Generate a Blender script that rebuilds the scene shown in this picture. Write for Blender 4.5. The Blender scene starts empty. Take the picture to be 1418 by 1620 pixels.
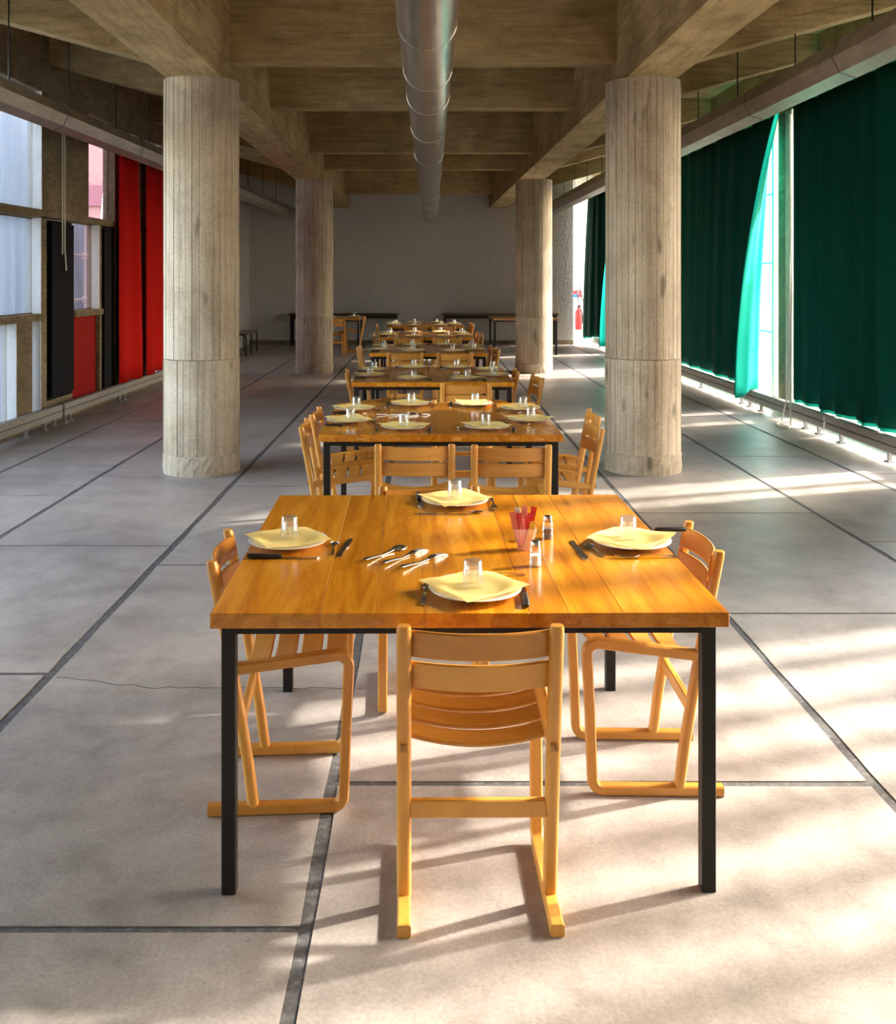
import bpy, bmesh, math, random
from mathutils import Vector, Matrix
random.seed(7)
S = bpy.context.scene
C = S.collection
PI = math.pi

# ------------------------------------------------------------------ camera, light, exposure
F, HX, HY, EYE = 1580.0, 660.0, 437.0, 1.6          # focal length and vanishing point in px of the 1418x1620 frame
cam_d = bpy.data.cameras.new('camera'); cam = bpy.data.objects.new('camera', cam_d); C.objects.link(cam)
cam.location = (0, 0, EYE); cam.rotation_euler = (PI/2, 0, 0)
cam_d.sensor_fit = 'VERTICAL'; cam_d.sensor_height = 36; cam_d.lens = F/1620*36
cam_d.shift_x = (709-HX)/1620; cam_d.shift_y = -(810-HY)/1620
cam_d.clip_start = .05; cam_d.clip_end = 300
S.camera = cam
W = bpy.data.worlds.new('world'); S.world = W; W.use_nodes = True
wn = W.node_tree.nodes; wl = W.node_tree.links
sky = wn.new('ShaderNodeTexSky'); sky.sky_type = 'NISHITA'; sky.sun_disc = False
sky.sun_elevation = math.radians(31); sky.sun_rotation = math.radians(70); sky.air_density = 1.3; sky.dust_density = 2.5; sky.ozone_density = 1.0
wmix = wn.new('ShaderNodeMix'); wmix.data_type = 'RGBA'; wmix.inputs[0].default_value = .55; wmix.inputs[7].default_value = (1.0, .93, .84, 1)   # hazy, whitened sky
wl.new(sky.outputs[0], wmix.inputs[6]); wl.new(wmix.outputs[2], wn['Background'].inputs[0]); wn['Background'].inputs[1].default_value = 2.9
SUN_TRAVEL = Vector((-1, -.32, -.62)).normalized()
sl = bpy.data.lights.new('sun', 'SUN'); sun = bpy.data.objects.new('sun', sl); C.objects.link(sun)
sl.energy = 9.0; sl.angle = math.radians(2.4); sl.color = (1, .93, .82)
sun.location = (10, 8, 9); sun.rotation_euler = SUN_TRAVEL.to_track_quat('-Z', 'Y').to_euler()
S.view_settings.view_transform = 'Standard'; S.view_settings.look = 'None'
S.view_settings.exposure = 0.9; S.view_settings.gamma = 1; S.view_settings.use_curve_mapping = False
S.cycles.use_denoising = True; S.cycles.max_bounces = 14; S.cycles.diffuse_bounces = 8
S.cycles.transparent_max_bounces = 24; S.cycles.caustics_reflective = False; S.cycles.caustics_refractive = False

# ------------------------------------------------------------------ materials
def newmat(name):
    m = bpy.data.materials.new(name); m.use_nodes = True
    return m, m.node_tree.nodes, m.node_tree.links, m.node_tree.nodes['Principled BSDF']
def plain(name, col, rough=.5, metal=0, spec=.5, sheen=0, coat=0):
    m, n, l, b = newmat(name)
    b.inputs['Base Color'].default_value = (*col, 1); b.inputs['Roughness'].default_value = rough
    b.inputs['Metallic'].default_value = metal; b.inputs['Specular IOR Level'].default_value = spec
    b.inputs['Sheen Weight'].default_value = sheen; b.inputs['Coat Weight'].default_value = coat
    return m
def coords(n, l, scale=(1,1,1), kind='Object', rnd=0):
    t = n.new('ShaderNodeTexCoord'); mp = n.new('ShaderNodeMapping'); mp.inputs['Scale'].default_value = scale
    l.new(t.outputs[kind], mp.inputs[0])
    if rnd:
        oi = n.new('ShaderNodeObjectInfo'); mu = n.new('ShaderNodeMath'); mu.operation = 'MULTIPLY'; mu.inputs[1].default_value = rnd
        l.new(oi.outputs['Random'], mu.inputs[0]); l.new(mu.outputs[0], mp.inputs['Location'])
    return mp.outputs[0]
def noise(n, l, vec, scale, detail=4, rough=.55, dist=0):
    t = n.new('ShaderNodeTexNoise'); t.inputs['Scale'].default_value = scale; t.inputs['Detail'].default_value = detail
    t.inputs['Roughness'].default_value = rough; t.inputs['Distortion'].default_value = dist
    l.new(vec, t.inputs['Vector']); return t.outputs['Fac']
def ramp(n, l, fac, stops):
    r = n.new('ShaderNodeValToRGB'); e = r.color_ramp.elements
    while len(e) < len(stops): e.new(.5)
    for i, (p, c) in enumerate(stops): e[i].position = p; e[i].color = (*c, 1) if len(c) == 3 else c
    l.new(fac, r.inputs[0]); return r.outputs[0]
def mixc(n, l, fac, a, b, mode='MIX'):
    m = n.new('ShaderNodeMix'); m.data_type = 'RGBA'; m.blend_type = mode
    for s, v in ((m.inputs[0], fac), (m.inputs[6], a), (m.inputs[7], b)):
        if isinstance(v, (int, float)): s.default_value = v
        elif isinstance(v, tuple): s.default_value = (*v, 1)
        else: l.new(v, s)
    return m.outputs[2]
def bump(n, l, b, h, strength=.3, dist=.01):
    bp = n.new('ShaderNodeBump'); bp.inputs['Strength'].default_value = strength; bp.inputs['Distance'].default_value = dist
    l.new(h, bp.inputs['Height']); l.new(bp.outputs[0], b.inputs['Normal'])

def wood(name, dark, mid, light, stretch, rough=.3, rnd=40, coat=.2, spec=.5):
    m, n, l, b = newmat(name)
    v = coords(n, l, stretch, rnd=rnd)
    f1 = noise(n, l, v, 6, 5, .6, 1.2); f2 = noise(n, l, v, 45, 3, .6)
    c = ramp(n, l, f1, [(.25, dark), (.5, mid), (.75, light)])
    c = mixc(n, l, .25, c, ramp(n, l, f2, [(.3, dark), (.7, light)]), 'OVERLAY')
    oi = n.new('ShaderNodeObjectInfo'); c2 = ramp(n, l, oi.outputs['Random'], [(0, (.74,.68,.62)), (1, (1.0,1.0,1.0))])
    c = mixc(n, l, 1.0, c, c2, 'MULTIPLY')
    l.new(c, b.inputs['Base Color']); b.inputs['Roughness'].default_value = rough
    b.inputs['Coat Weight'].default_value = coat; b.inputs['Coat Roughness'].default_value = .12
    b.inputs['Specular IOR Level'].default_value = spec
    bump(n, l, b, f2, .05, .002)
    return m
M = {}
M['table'] = wood('table_wood', (.36,.125,.004), (.60,.262,.010), (.74,.39,.032), (2.6,.22,2.6), .26, coat=.35)
M['tabkey'] = wood('table_key_wood', (.42,.15,.012), (.60,.27,.035), (.72,.38,.08), (9,9,9), .3)
M['chair'] = wood('chair_beech', (.55,.27,.05), (.64,.34,.068), (.71,.40,.095), (1.2,1.2,.35), .36, coat=.12)
M['slat'] = wood('chair_ply', (.52,.25,.04), (.63,.325,.06), (.71,.40,.09), (.4,2.2,2.2), .33, coat=.12)
M['peg'] = plain('wood_peg', (.40,.19,.045), .4)
M['steel'] = plain('black_steel', (.010,.008,.007), .5, 0, .3)
M['darkwood'] = wood('bench_wood', (.07,.028,.008), (.12,.05,.014), (.17,.075,.02), (.4,3,3), .35)
M['palewood'] = wood('bare_table_wood', (.38,.18,.05), (.46,.23,.07), (.52,.28,.1), (3,.4,3), .4)

def concrete(name, c0, c1, c2, grain=(1,1,1), bstr=.25, rough=.85, gk=.6, pits=0):
    m, n, l, b = newmat(name)
    v = coords(n, l, (1,1,1), rnd=9); vg = coords(n, l, grain, rnd=9)
    big = noise(n, l, v, 1.7, 6, .65, .6); gr = noise(n, l, vg, 9, 5, .65, .3); fine = noise(n, l, v, 60, 3, .7)
    c = ramp(n, l, big, [(.28, c0), (.52, c1), (.75, c2)])
    c = mixc(n, l, gk, c, ramp(n, l, gr, [(.28, (.14,.13,.12)), (.5, (.5,.5,.5)), (.75, (.78,.78,.78))]), 'OVERLAY')
    c = mixc(n, l, .25, c, ramp(n, l, fine, [(.35, (.2,.2,.2)), (.65, (.75,.75,.75))]), 'OVERLAY')
    if pits:
        pf = noise(n, l, coords(n, l, (1,1,.33), rnd=9), 9, 1, .3); pl = noise(n, l, coords(n, l, (14,14,.5), rnd=9), 2.2, 2, .5)
        c = mixc(n, l, ramp(n, l, pf, [(.70, (0,0,0)), (.78, (pits,pits,pits))]), c, (.10,.075,.05))
        c = mixc(n, l, ramp(n, l, pl, [(.62, (0,0,0)), (.74, (pits*.8,pits*.8,pits*.8))]), c, (.12,.09,.06))
    l.new(c, b.inputs['Base Color']); b.inputs['Roughness'].default_value = rough; b.inputs['Specular IOR Level'].default_value = .25
    ad = n.new('ShaderNodeMath'); ad.operation = 'ADD'; l.new(gr, ad.inputs[0]); l.new(fine, ad.inputs[1])
    bump(n, l, b, ad.outputs[0], bstr, .006)
    return m
WARM = ((.25,.175,.078), (.385,.283,.136), (.50,.388,.212))
M['beam_x'] = concrete('board_marked_concrete_across', *WARM, grain=(.22,1.6,2.6), gk=.5)
M['beam_y'] = concrete('board_marked_concrete_along', *WARM, grain=(2.2,.22,2.6), gk=.5)
M['column'] = concrete('column_concrete', (.33,.265,.185), (.46,.385,.285), (.56,.485,.375), grain=(2.6,2.6,.10), bstr=.25, gk=.35, pits=.7)
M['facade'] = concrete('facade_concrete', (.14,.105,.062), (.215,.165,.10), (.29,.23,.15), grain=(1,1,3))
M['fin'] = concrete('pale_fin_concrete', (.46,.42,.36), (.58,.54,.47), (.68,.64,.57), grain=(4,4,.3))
# floor: worn cement slabs
def floor_mat():
    m, n, l, b = newmat('worn_cement_floor')
    v = coords(n, l, (1,1,1), 'Object'); vr = coords(n, l, (1,1,1), 'Object', 17)
    big = noise(n, l, v, .9, 6, .6, .4); mid = noise(n, l, vr, 5, 6, .7, .2); fine = noise(n, l, v, 90, 3, .75); spots = noise(n, l, v, 28, 2, .5)
    c = ramp(n, l, big, [(.3, (.235,.207,.187)), (.5, (.322,.288,.260)), (.72, (.415,.377,.342))])
    c = mixc(n, l, .6, c, ramp(n, l, mid, [(.3, (.26,.25,.25)), (.5, (.5,.5,.5)), (.7, (.68,.68,.68))]), 'OVERLAY')
    c = mixc(n, l, .22, c, ramp(n, l, fine, [(.35, (.2,.2,.2)), (.65, (.78,.78,.78))]), 'OVERLAY')
    c = mixc(n, l, ramp(n, l, spots, [(.74, (0,0,0)), (.80, (.5,.5,.5))]), c, (.14,.11,.09))
    l.new(c, b.inputs['Base Color'])
    l.new(ramp(n, l, mid, [(.3, (.36,.36,.36)), (.7, (.5,.5,.5))]), b.inputs['Roughness'])
    b.inputs['Specular IOR Level'].default_value = .42
    bump(n, l, b, fine, .1, .003)
    return m
M['floor'] = floor_mat()
def joint_mat():
    m, n, l, b = newmat('dark_joint_mortar'); v = coords(n, l)
    c = ramp(n, l, noise(n, l, v, 40, 4, .7), [(.3, (.05,.049,.049)), (.55, (.095,.093,.092)), (.75, (.22,.21,.20))])
    l.new(c, b.inputs['Base Color']); b.inputs['Roughness'].default_value = .7; return m
M['joint'] = joint_mat()
def stucco(name, col, s=26, k=.9):
    m, n, l, b = newmat(name); v = coords(n, l, (1,1,.65))
    vo = n.new('ShaderNodeTexVoronoi'); vo.inputs['Scale'].default_value = s*.55; vo.feature = 'SMOOTH_F1'
    nz = noise(n, l, v, s, 3, .6, .8)
    l.new(v, vo.inputs['Vector'])
    ad = n.new('ShaderNodeMath'); ad.operation = 'ADD'; l.new(vo.outputs['Distance'], ad.inputs[0]); l.new(nz, ad.inputs[1])
    b.inputs['Base Color'].default_value = (*col, 1); b.inputs['Roughness'].default_value = .9; b.inputs['Specular IOR Level'].default_value = .15
    bump(n, l, b, ad.outputs[0], k, .05); return m
M['stucco'] = stucco('white_roughcast', (.58,.55,.51), 44, .55)
M['stucco_white'] = stucco('pale_roughcast', (.86,.85,.83), 30, .35)  # lighter roughcast; on the window reveals it stands in for daylight
M['stucco_pink'] = stucco('pinkish_roughcast', (.32,.20,.195))
def duct_mat(name, col, rough):
    m, n, l, b = newmat(name); v = coords(n, l, (1,.35,1), rnd=5)
    f = noise(n, l, v, 7, 5, .6, 1.0)
    l.new(ramp(n, l, f, [(.3, tuple(x*.62 for x in col)), (.7, col)]), b.inputs['Base Color'])
    b.inputs['Metallic'].default_value = .75; b.inputs['Roughness'].default_value = rough
    bump(n, l, b, f, .25, .02); return m
M['duct_mid'] = duct_mat('bare_duct_sheet', (.50,.46,.40), .2)
M['duct_side'] = duct_mat('wrapped_duct_sheet', (.52,.455,.385), .4)
M['seam'] = plain('duct_seam', (.20,.165,.13), .5, .5)
M['rod'] = plain('black_rod', (.012,.011,.01), .6)
def cloth(name, col, trans, tw):
    m, n, l, b = newmat(name); v = coords(n, l)
    b.inputs['Base Color'].default_value = (*col, 1); b.inputs['Roughness'].default_value = .85; b.inputs['Specular IOR Level'].default_value = .12
    t = n.new('ShaderNodeBsdfTranslucent'); t.inputs[0].default_value = (*trans, 1)
    mx = n.new('ShaderNodeMixShader'); mx.inputs[0].default_value = tw
    l.new(b.outputs[0], mx.inputs[1]); l.new(t.outputs[0], mx.inputs[2]); l.new(mx.outputs[0], n['Material Output'].inputs[0])
    bump(n, l, b, noise(n, l, v, 300, 2), .08, .001); return m
M['green'] = cloth('green_curtain_cloth', (.006,.42,.335), (0,.45,.34), .06)
M['shade_layer'] = cloth('dark_green_shade_layer', (.001,.062,.045), (0,.12,.085), .02)  # the curtain's shaded room side, put into a darker colour
M['red'] = cloth('red_curtain_cloth', (.50,.006,.003), (.9,.02,.005), .02)
M['redpanel'] = plain('red_paint', (.30,.004,.003), .7, 0, .12)
M['black_panel'] = plain('black_blue_paint', (.003,.004,.007), .7, 0, .12)
M['radiator'] = plain('grey_enamel', (.30,.285,.26), .45)
M['radiator_dark'] = plain('radiator_gap', (.04,.035,.03), .6)
M['white_paint'] = plain('white_paint', (.8,.78,.74), .5)
def thin_glass(name, tint=(1,1,1), refl=1.0, haze=0, hazecol=(.9,.95,1), ior=1.45):
    m, n, l, b = newmat(name); n.remove(b)
    t = n.new('ShaderNodeBsdfTransparent'); t.inputs[0].default_value = (*tint, 1)
    g = n.new('ShaderNodeBsdfGlossy'); g.inputs['Roughness'].default_value = .02
    lw_ = n.new('ShaderNodeLayerWeight'); lw_.inputs[0].default_value = .5      # Schlick: 1-|cos| to the fifth, the same from both faces
    pw = n.new('ShaderNodeMath'); pw.operation = 'POWER'; pw.inputs[1].default_value = 5; l.new(lw_.outputs['Facing'], pw.inputs[0])
    fr = n.new('ShaderNodeMath'); fr.operation = 'MULTIPLY_ADD'; fr.inputs[1].default_value = .9; fr.inputs[2].default_value = .035; l.new(pw.outputs[0], fr.inputs[0])
    mx = n.new('ShaderNodeMixShader'); l.new(fr.outputs[0], mx.inputs[0]); l.new(t.outputs[0], mx.inputs[1]); l.new(g.outputs[0], mx.inputs[2])
    out = mx.outputs[0]
    if haze:
        tr = n.new('ShaderNodeBsdfTranslucent'); tr.inputs[0].default_value = (*hazecol, 1)
        m2 = n.new('ShaderNodeMixShader'); m2.inputs[0].default_value = haze
        l.new(out, m2.inputs[1]); l.new(tr.outputs[0], m2.inputs[2]); out = m2.outputs[0]
    l.new(out, n['Material Output'].inputs[0]); return m
M['pane'] = thin_glass('window_glass')
M['pane_haze'] = thin_glass('dusty_window_glass', (.93,.96,1), 1, .22)
M['pane_pink'] = thin_glass('pinkish_window_glass', (1,.90,.90), 1, .02, (1,.78,.76))
def tumbler_mat():
    m, n, l, b = newmat('tumbler_glass'); n.remove(b)
    t = n.new('ShaderNodeBsdfTransparent'); t.inputs[0].default_value = (.985,.985,.985,1)
    g = n.new('ShaderNodeBsdfGlossy'); g.inputs['Roughness'].default_value = .03
    lw = n.new('ShaderNodeLayerWeight'); lw.inputs[0].default_value = .3
    r = n.new('ShaderNodeMath'); r.operation = 'MULTIPLY'; r.inputs[1].default_value = .95; l.new(lw.outputs['Facing'], r.inputs[0])
    mx = n.new('ShaderNodeMixShader'); l.new(r.outputs[0], mx.inputs[0]); l.new(t.outputs[0], mx.inputs[1]); l.new(g.outputs[0], mx.inputs[2])
    tr = n.new('ShaderNodeBsdfTranslucent'); tr.inputs[0].default_value = (.9,.93,.95,1)
    df = n.new('ShaderNodeBsdfDiffuse'); df.inputs[0].default_value = (.9,.93,.95,1)
    m3 = n.new('ShaderNodeMixShader'); m3.inputs[0].default_value = .5; l.new(tr.outputs[0], m3.inputs[1]); l.new(df.outputs[0], m3.inputs[2])
    m2 = n.new('ShaderNodeMixShader'); m2.inputs[0].default_value = .06; l.new(mx.outputs[0], m2.inputs[1]); l.new(m3.outputs[0], m2.inputs[2])
    l.new(m2.outputs[0], n['Material Output'].inputs[0]); return m
M['tumbler'] = tumbler_mat()
M['plate'] = plain('white_porcelain', (.82,.81,.79), .15, 0, .5, 0, .3)
M['napkin'] = cloth('yellow_paper_napkin', (.92,.74,.29), (.92,.78,.36), .3)
M['blackhandle'] = plain('black_plastic', (.012,.012,.014), .35)
M['inox'] = plain('stainless_steel', (.55,.54,.52), .2, 1)
M['pepper'] = plain('ground_pepper', (.12,.08,.05), .9)
M['salt'] = plain('white_salt', (.85,.85,.83), .9)
M['pk_red'] = plain('red_paper', (.75,.05,.045), .5); M['pk_pink'] = plain('pink_paper', (.82,.25,.22), .5)
M['pk_white'] = plain('white_paper', (.85,.80,.76), .5); M['pk_yellow'] = plain('yellow_paper', (.85,.50,.05), .5)
M['acrylic'] = thin_glass('clear_acrylic', (1,.93,.88), 1, .06, (1,.9,.85))
M['cord'] = plain('white_cord', (.78,.74,.66), .8)
M['ext_red'] = plain('red_enamel', (.45,.01,.012), .3); M['sign_blue'] = plain('blue_print', (.02,.15,.65), .5); M['sign_red'] = plain('red_print', (.75,.03,.05), .5)
M['ground'] = plain('pale_gravel', (.42,.40,.36), .9)
def sheet_mat():
    m = cloth('white_plastic_sheet', (.46,.49,.55), (.50,.54,.62), .5); n = m.node_tree.nodes; l = m.node_tree.links
    f = noise(n, l, coords(n, l, (1, 1.6, .12)), 3.0, 4, .6, .3)
    c = ramp(n, l, f, [(.3, (.17,.19,.235)), (.5, (.27,.295,.34)), (.7, (.40,.42,.455))])
    l.new(c, n['Principled BSDF'].inputs['Base Color']); l.new(c, n['Translucent BSDF'].inputs[0]); return m
M['sheet'] = sheet_mat()
M['scaffold'] = plain('weathered_tube', (.13,.09,.10), .6, 0)
M['mauve'] = plain('mauve_band', (.17,.075,.095), .8)
M['darkglass'] = plain('dark_far_window', (.10,.11,.14), .2)

# ------------------------------------------------------------------ mesh helpers
class MB:
    def __init__(s): s.bm = bmesh.new()
    def box(s, x0, x1, y0, y1, z0, z1, bev=0, mat=None, seg=1):
        r = bmesh.ops.create_cube(s.bm, size=1); vs = r['verts']
        bmesh.ops.transform(s.bm, matrix=Matrix.Translation(((x0+x1)/2, (y0+y1)/2, (z0+z1)/2)) @ Matrix.Diagonal((abs(x1-x0), abs(y1-y0), abs(z1-z0), 1)), verts=vs)
        if mat is not None: bmesh.ops.transform(s.bm, matrix=mat, verts=vs)
        if bev:
            es = list({e for v in vs for e in v.link_edges})
            bmesh.ops.bevel(s.bm, geom=es, offset=bev, segments=seg, affect='EDGES', profile=.5)
        return s
    def rings(s, rings, closed=True, caps=True):
        R = [[s.bm.verts.new(p) for p in r] for r in rings]; k = len(R[0])
        for a, b in zip(R, R[1:]):
            for i in range(k if closed else k-1):
                j = (i+1) % k
                s.bm.faces.new((a[i], a[j], b[j], b[i]))
        if caps and closed:
            s.bm.faces.new(R[0][::-1]); s.bm.faces.new(R[-1])
        return s
    def sweep(s, path, binorm, w, t, ch=.25, ends=.0):
        """chamfered rectangle along a planar path; w across binorm, t in the plane"""
        P = [Vector(p) for p in path]; B = Vector(binorm).normalized(); rings = []
        for i, p in enumerate(P):
            d = (P[min(i+1, len(P)-1)] - P[max(i-1, 0)]).normalized(); N = B.cross(d).normalized()
            hw, ht = w/2, t/2; c = min(w, t)*ch
            if ends and i in (0, len(P)-1): hw -= ends; ht -= ends
            pts = [(-hw+c,-ht),(hw-c,-ht),(hw,-ht+c),(hw,ht-c),(hw-c,ht),(-hw+c,ht),(-hw,ht-c),(-hw,-ht+c)]
            rings.append([p + B*a + N*b for a, b in pts])
        return s.rings(rings)
    def tube(s, path, r, seg=8):
        P = [Vector(p) for p in path]; rings = []
        for i, p in enumerate(P):
            d = (P[min(i+1, len(P)-1)] - P[max(i-1, 0)]).normalized()
            u = d.cross(Vector((0,0,1))) if abs(d.z) < .95 else d.cross(Vector((1,0,0))); u.normalize(); v = d.cross(u)
            rr = r[i] if isinstance(r, (list, tuple)) else r
            rings.append([p + u*(math.cos(2*PI*k/seg)*rr) + v*(math.sin(2*PI*k/seg)*rr) for k in range(seg)])
        return s.rings(rings)
    def lathe(s, prof, seg=32, c=(0,0,0)):
        rings = [[(c[0]+r*math.cos(2*PI*k/seg), c[1]+r*math.sin(2*PI*k/seg), c[2]+z) for k in range(seg)] for r, z in prof]
        return s.rings(rings)
    def grid(s, f, nu, nv):
        V = [[s.bm.verts.new(f(i/nu, j/nv)) for j in range(nv+1)] for i in range(nu+1)]
        for i in range(nu):
            for j in range(nv): s.bm.faces.new((V[i][j], V[i+1][j], V[i+1][j+1], V[i][j+1]))
        return s
    def mesh(s, name, smooth=False):
        bmesh.ops.recalc_face_normals(s.bm, faces=s.bm.faces[:])
        me = bpy.data.meshes.new(name); s.bm.to_mesh(me); s.bm.free()
        if smooth:
            for p in me.polygons: p.use_smooth = True
            try: me.set_sharp_from_angle(angle=math.radians(40))
            except Exception: pass
        return me
def link(name, me, mat, parent=None, loc=None, rot=None):
    o = bpy.data.objects.new(name, me); C.objects.link(o)
    if mat is not None and me is not None and not me.materials: me.materials.append(mat)
    if parent is not None: o.parent = parent
    if loc is not None: o.location = loc
    if rot is not None: o.rotation_euler = rot
    return o
def part(name, mb, mat, parent=None, loc=None, rot=None, smooth=False):
    return link(name, mb.mesh(name, smooth), mat, parent, loc, rot)
def tag(o, label=None, cat=None, group=None, kind=None):
    if label: o['label'] = label
    if cat: o['category'] = cat
    if group: o['group'] = group
    if kind: o['kind'] = kind
    return o
def empty(name, loc=(0,0,0), rz=0):
    o = bpy.data.objects.new(name, None); C.objects.link(o); o.location = loc; o.rotation_euler = (0,0,rz); o.empty_display_size = .1
    return o
KIDS = {}
def kids(o): return KIDS.setdefault(o, [c for c in C.objects if c.parent == o])
def copy_tree(o, parent=None):
    c = o.copy(); C.objects.link(c); c.parent = parent
    for ch in kids(o): copy_tree(ch, c)
    return c
def solid(o, t):
    md = o.modifiers.new('thickness', 'SOLIDIFY'); md.thickness = t; md.offset = 0
    return o

# ------------------------------------------------------------------ floor: slabs between dark joints
fb = MB().box(-4.35, 4.6, -3.0, 24.7, -.16, -.0035)
floor = tag(part('floor', fb, M['joint']), kind='structure')
LINES = [(-4.3, -4.3), (-3.46, -3.26), (-2.60, -2.40), (-1.50, -1.22), (-.275, -.10), (1.44, 1.60), (2.69, 2.69), (3.57, 3.57), (4.55, 4.55)]   # x at y=2.2 and y=22
def lx(i, y): a, b = LINES[i]; return a + (b-a)*(y-2.2)/19.8
CROSS = [[-3, 1.5, 4.4, 6.1, 9.2, 11.6, 14.5, 17.4, 20.1, 24.6],
         [-3, 1.9, 3.4, 5.2, 7.29, 8.43, 10.9, 12.8, 15.3, 18.6, 21.2, 24.6],
         [-3, .8, 2.2, 4.02, 5.93, 8.0, 11.12, 13.2, 15.7, 18.0, 20.6, 24.6],
         [-3, -.4, 2.448, 5.54, 7.6, 10.35, 12.6, 14.7, 17.3, 20.0, 24.6],
         [-3, .5, 3.15, 5.0, 7.3, 9.3, 12.1, 14.9, 17.2, 19.8, 24.6],
         [-3, .2, 1.7, 4.74, 6.75, 9.6, 12.4, 15.1, 18.4, 21.0, 24.6],
         [-3, 1.1, 3.5, 6.02, 8.88, 11.4, 14.1, 17.0, 19.5, 24.6],
         [-3, .6, 3.0, 5.4, 8.1, 10.2, 13.1, 16.2, 19.0, 22.0, 24.6]]
for i, ys in enumerate(CROSS):
    for a, b in zip(ys, ys[1:]):
        g = .020 if i in (2, 3, 4) else .016; gy = .014 if a in (2.448,) or b in (2.448,) else .007
        if 3.15 in (a, b): gy = .016
        if 4.74 in (a, b) or 4.02 in (a, b): gy = .012
        mb = MB(); N = 10; rg = random.Random(int(a*100)+i*7)
        def edge(k):
            pts = []
            for q in range(N+1):
                y = a+gy + (b-a-2*gy)*q/N
                pts.append((lx(k, y) + (g if k == i else -g) + rg.uniform(-.004, .004), y))
            return pts
        L, R = edge(i), edge(i+1)
        for z in (0,): pass
        tl = [mb.bm.verts.new((x, y + (rg.uniform(-.003,.003) if j in (0,N) else 0), 0)) for j, (x, y) in enumerate(L)]
        tr = [mb.bm.verts.new((x, y + (rg.uniform(-.003,.003) if j in (0,N) else 0), 0)) for j, (x, y) in enumerate(R)]
        bl = [mb.bm.verts.new((v.co.x, v.co.y, -.03)) for v in tl]; br = [mb.bm.verts.new((v.co.x, v.co.y, -.03)) for v in tr]
        for q in range(N):
            mb.bm.faces.new((tl[q], tr[q], tr[q+1], tl[q+1])); mb.bm.faces.new((bl[q], tl[q], tl[q+1], bl[q+1])); mb.bm.faces.new((tr[q], br[q], br[q+1], tr[q+1]))
        mb.bm.faces.new((tl[0], bl[0], br[0], tr[0])); mb.bm.faces.new((tl[N], tr[N], br[N], bl[N]))
        part('slab', mb, M['floor'], floor)
# a few crumbs of wear: the wandering crack and a chipped patch repair in the cement
cr = MB(); pts = []; x = -1.46
rg = random.Random(3)
for q in range(26):
    xx = -1.44 + q*.047; pts.append((xx, 3.99 - .11*min(1, q/9) + rg.uniform(-.012, .012)))
for a, b in zip(pts, pts[1:]): cr.box(-.5, .5, -.0022, .0022, .0002, .0008, 0, Matrix.Translation(((a[0]+b[0])/2, (a[1]+b[1])/2, 0)) @ Matrix.Rotation(math.atan2(b[1]-a[1], b[0]-a[0]), 4, 'Z') @ Matrix.Diagonal((math.hypot(b[0]-a[0], b[1]-a[1])*1.05, 1, 1, 1)))
part('crack', cr, M['joint'], floor)

# ------------------------------------------------------------------ ceiling: slab and board-marked beams
SLAB = 4.2
ceil = tag(part('ceiling', MB().box(-4.6, 4.8, -3.0, 24.8, SLAB, SLAB+.25), M['beam_x']), kind='structure')
def boards_beam(x0, x1, y0, y1, z0, z1, axis, n, seed):
    """a beam cast in n boards: every board strip stands a hair proud or back"""
    r = random.Random(seed); mb = MB(); zs = [z0 + (z1-z0)*k/n for k in range(n+1)]
    for a, b in zip(zs, zs[1:]):
        o = r.uniform(0, .006)
        if axis == 'x': mb.box(x0, x1, y0-o, y1+o, a, b, .002)
        else: mb.box(x0-o, x1+o, y0, y1, a, b, .002)
    return mb
XL, XR, YB = (-2.02, -1.58), (1.69, 2.10), 23.4
for k, (a, b) in enumerate((XL, XR)):
    part('long_beam', boards_beam(a, b, -3, YB, 3.2, SLAB, 'y', 5, k), M['beam_y'], ceil)
CB = [3.2, 5.9, 8.42, 10.73, 14.6, 16.9, 21.8]
for k, y in enumerate(CB):
    part('cross_beam', boards_beam(XL[1], XR[0], y, y+.24, 3.41, SLAB, 'x', 4, 10+k), M['beam_x'], ceil)
    for side in (-1, 1):
        xa = XR[1] if side > 0 else XL[0]; xb = 4.3 if side > 0 else -4.05
        mb = MB(); za, zb = 3.36, 3.36 + .27*(abs(xb-xa)); n = 4; r = random.Random(50+k)
        for j in range(n):
            o = r.uniform(0, .006)
            rings = []
            for x, zl in ((xa, za), (xb, zb)):
                z0 = zl + (SLAB-zl)*j/n; z1 = zl + (SLAB-zl)*(j+1)/n
                rings.append([(x, y-o, z0), (x, y+.24+o, z0), (x, y+.24+o, z1), (x, y-o, z1)])
            mb.rings(rings)
        part('cantilever_beam', mb, M['beam_x'], ceil)

# ------------------------------------------------------------------ back wall and white side walls
tag(part('wall_back', MB().box(-4.3, 3.66, YB, YB+.25, 0, SLAB), M['stucco']), kind='structure')
tag(part('wall_recess', MB().box(3.3, 4.6, 24.4, 24.6, 0, SLAB), M['stucco_white']), kind='structure')
tag(part('wall_left_rear', MB().box(-4.3, -3.93, 16.5, YB, 0, SLAB), M['stucco']), kind='structure')
tag(part('wall_entrance', MB().box(-4.6, 4.8, -3.25, -3.0, 0, SLAB), M['stucco_white']), kind='structure')
tag(part('baseboard_back', MB().box(-3.93, 3.66, YB-.012, YB, 0, .1), M['facade']), kind='structure')

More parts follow.
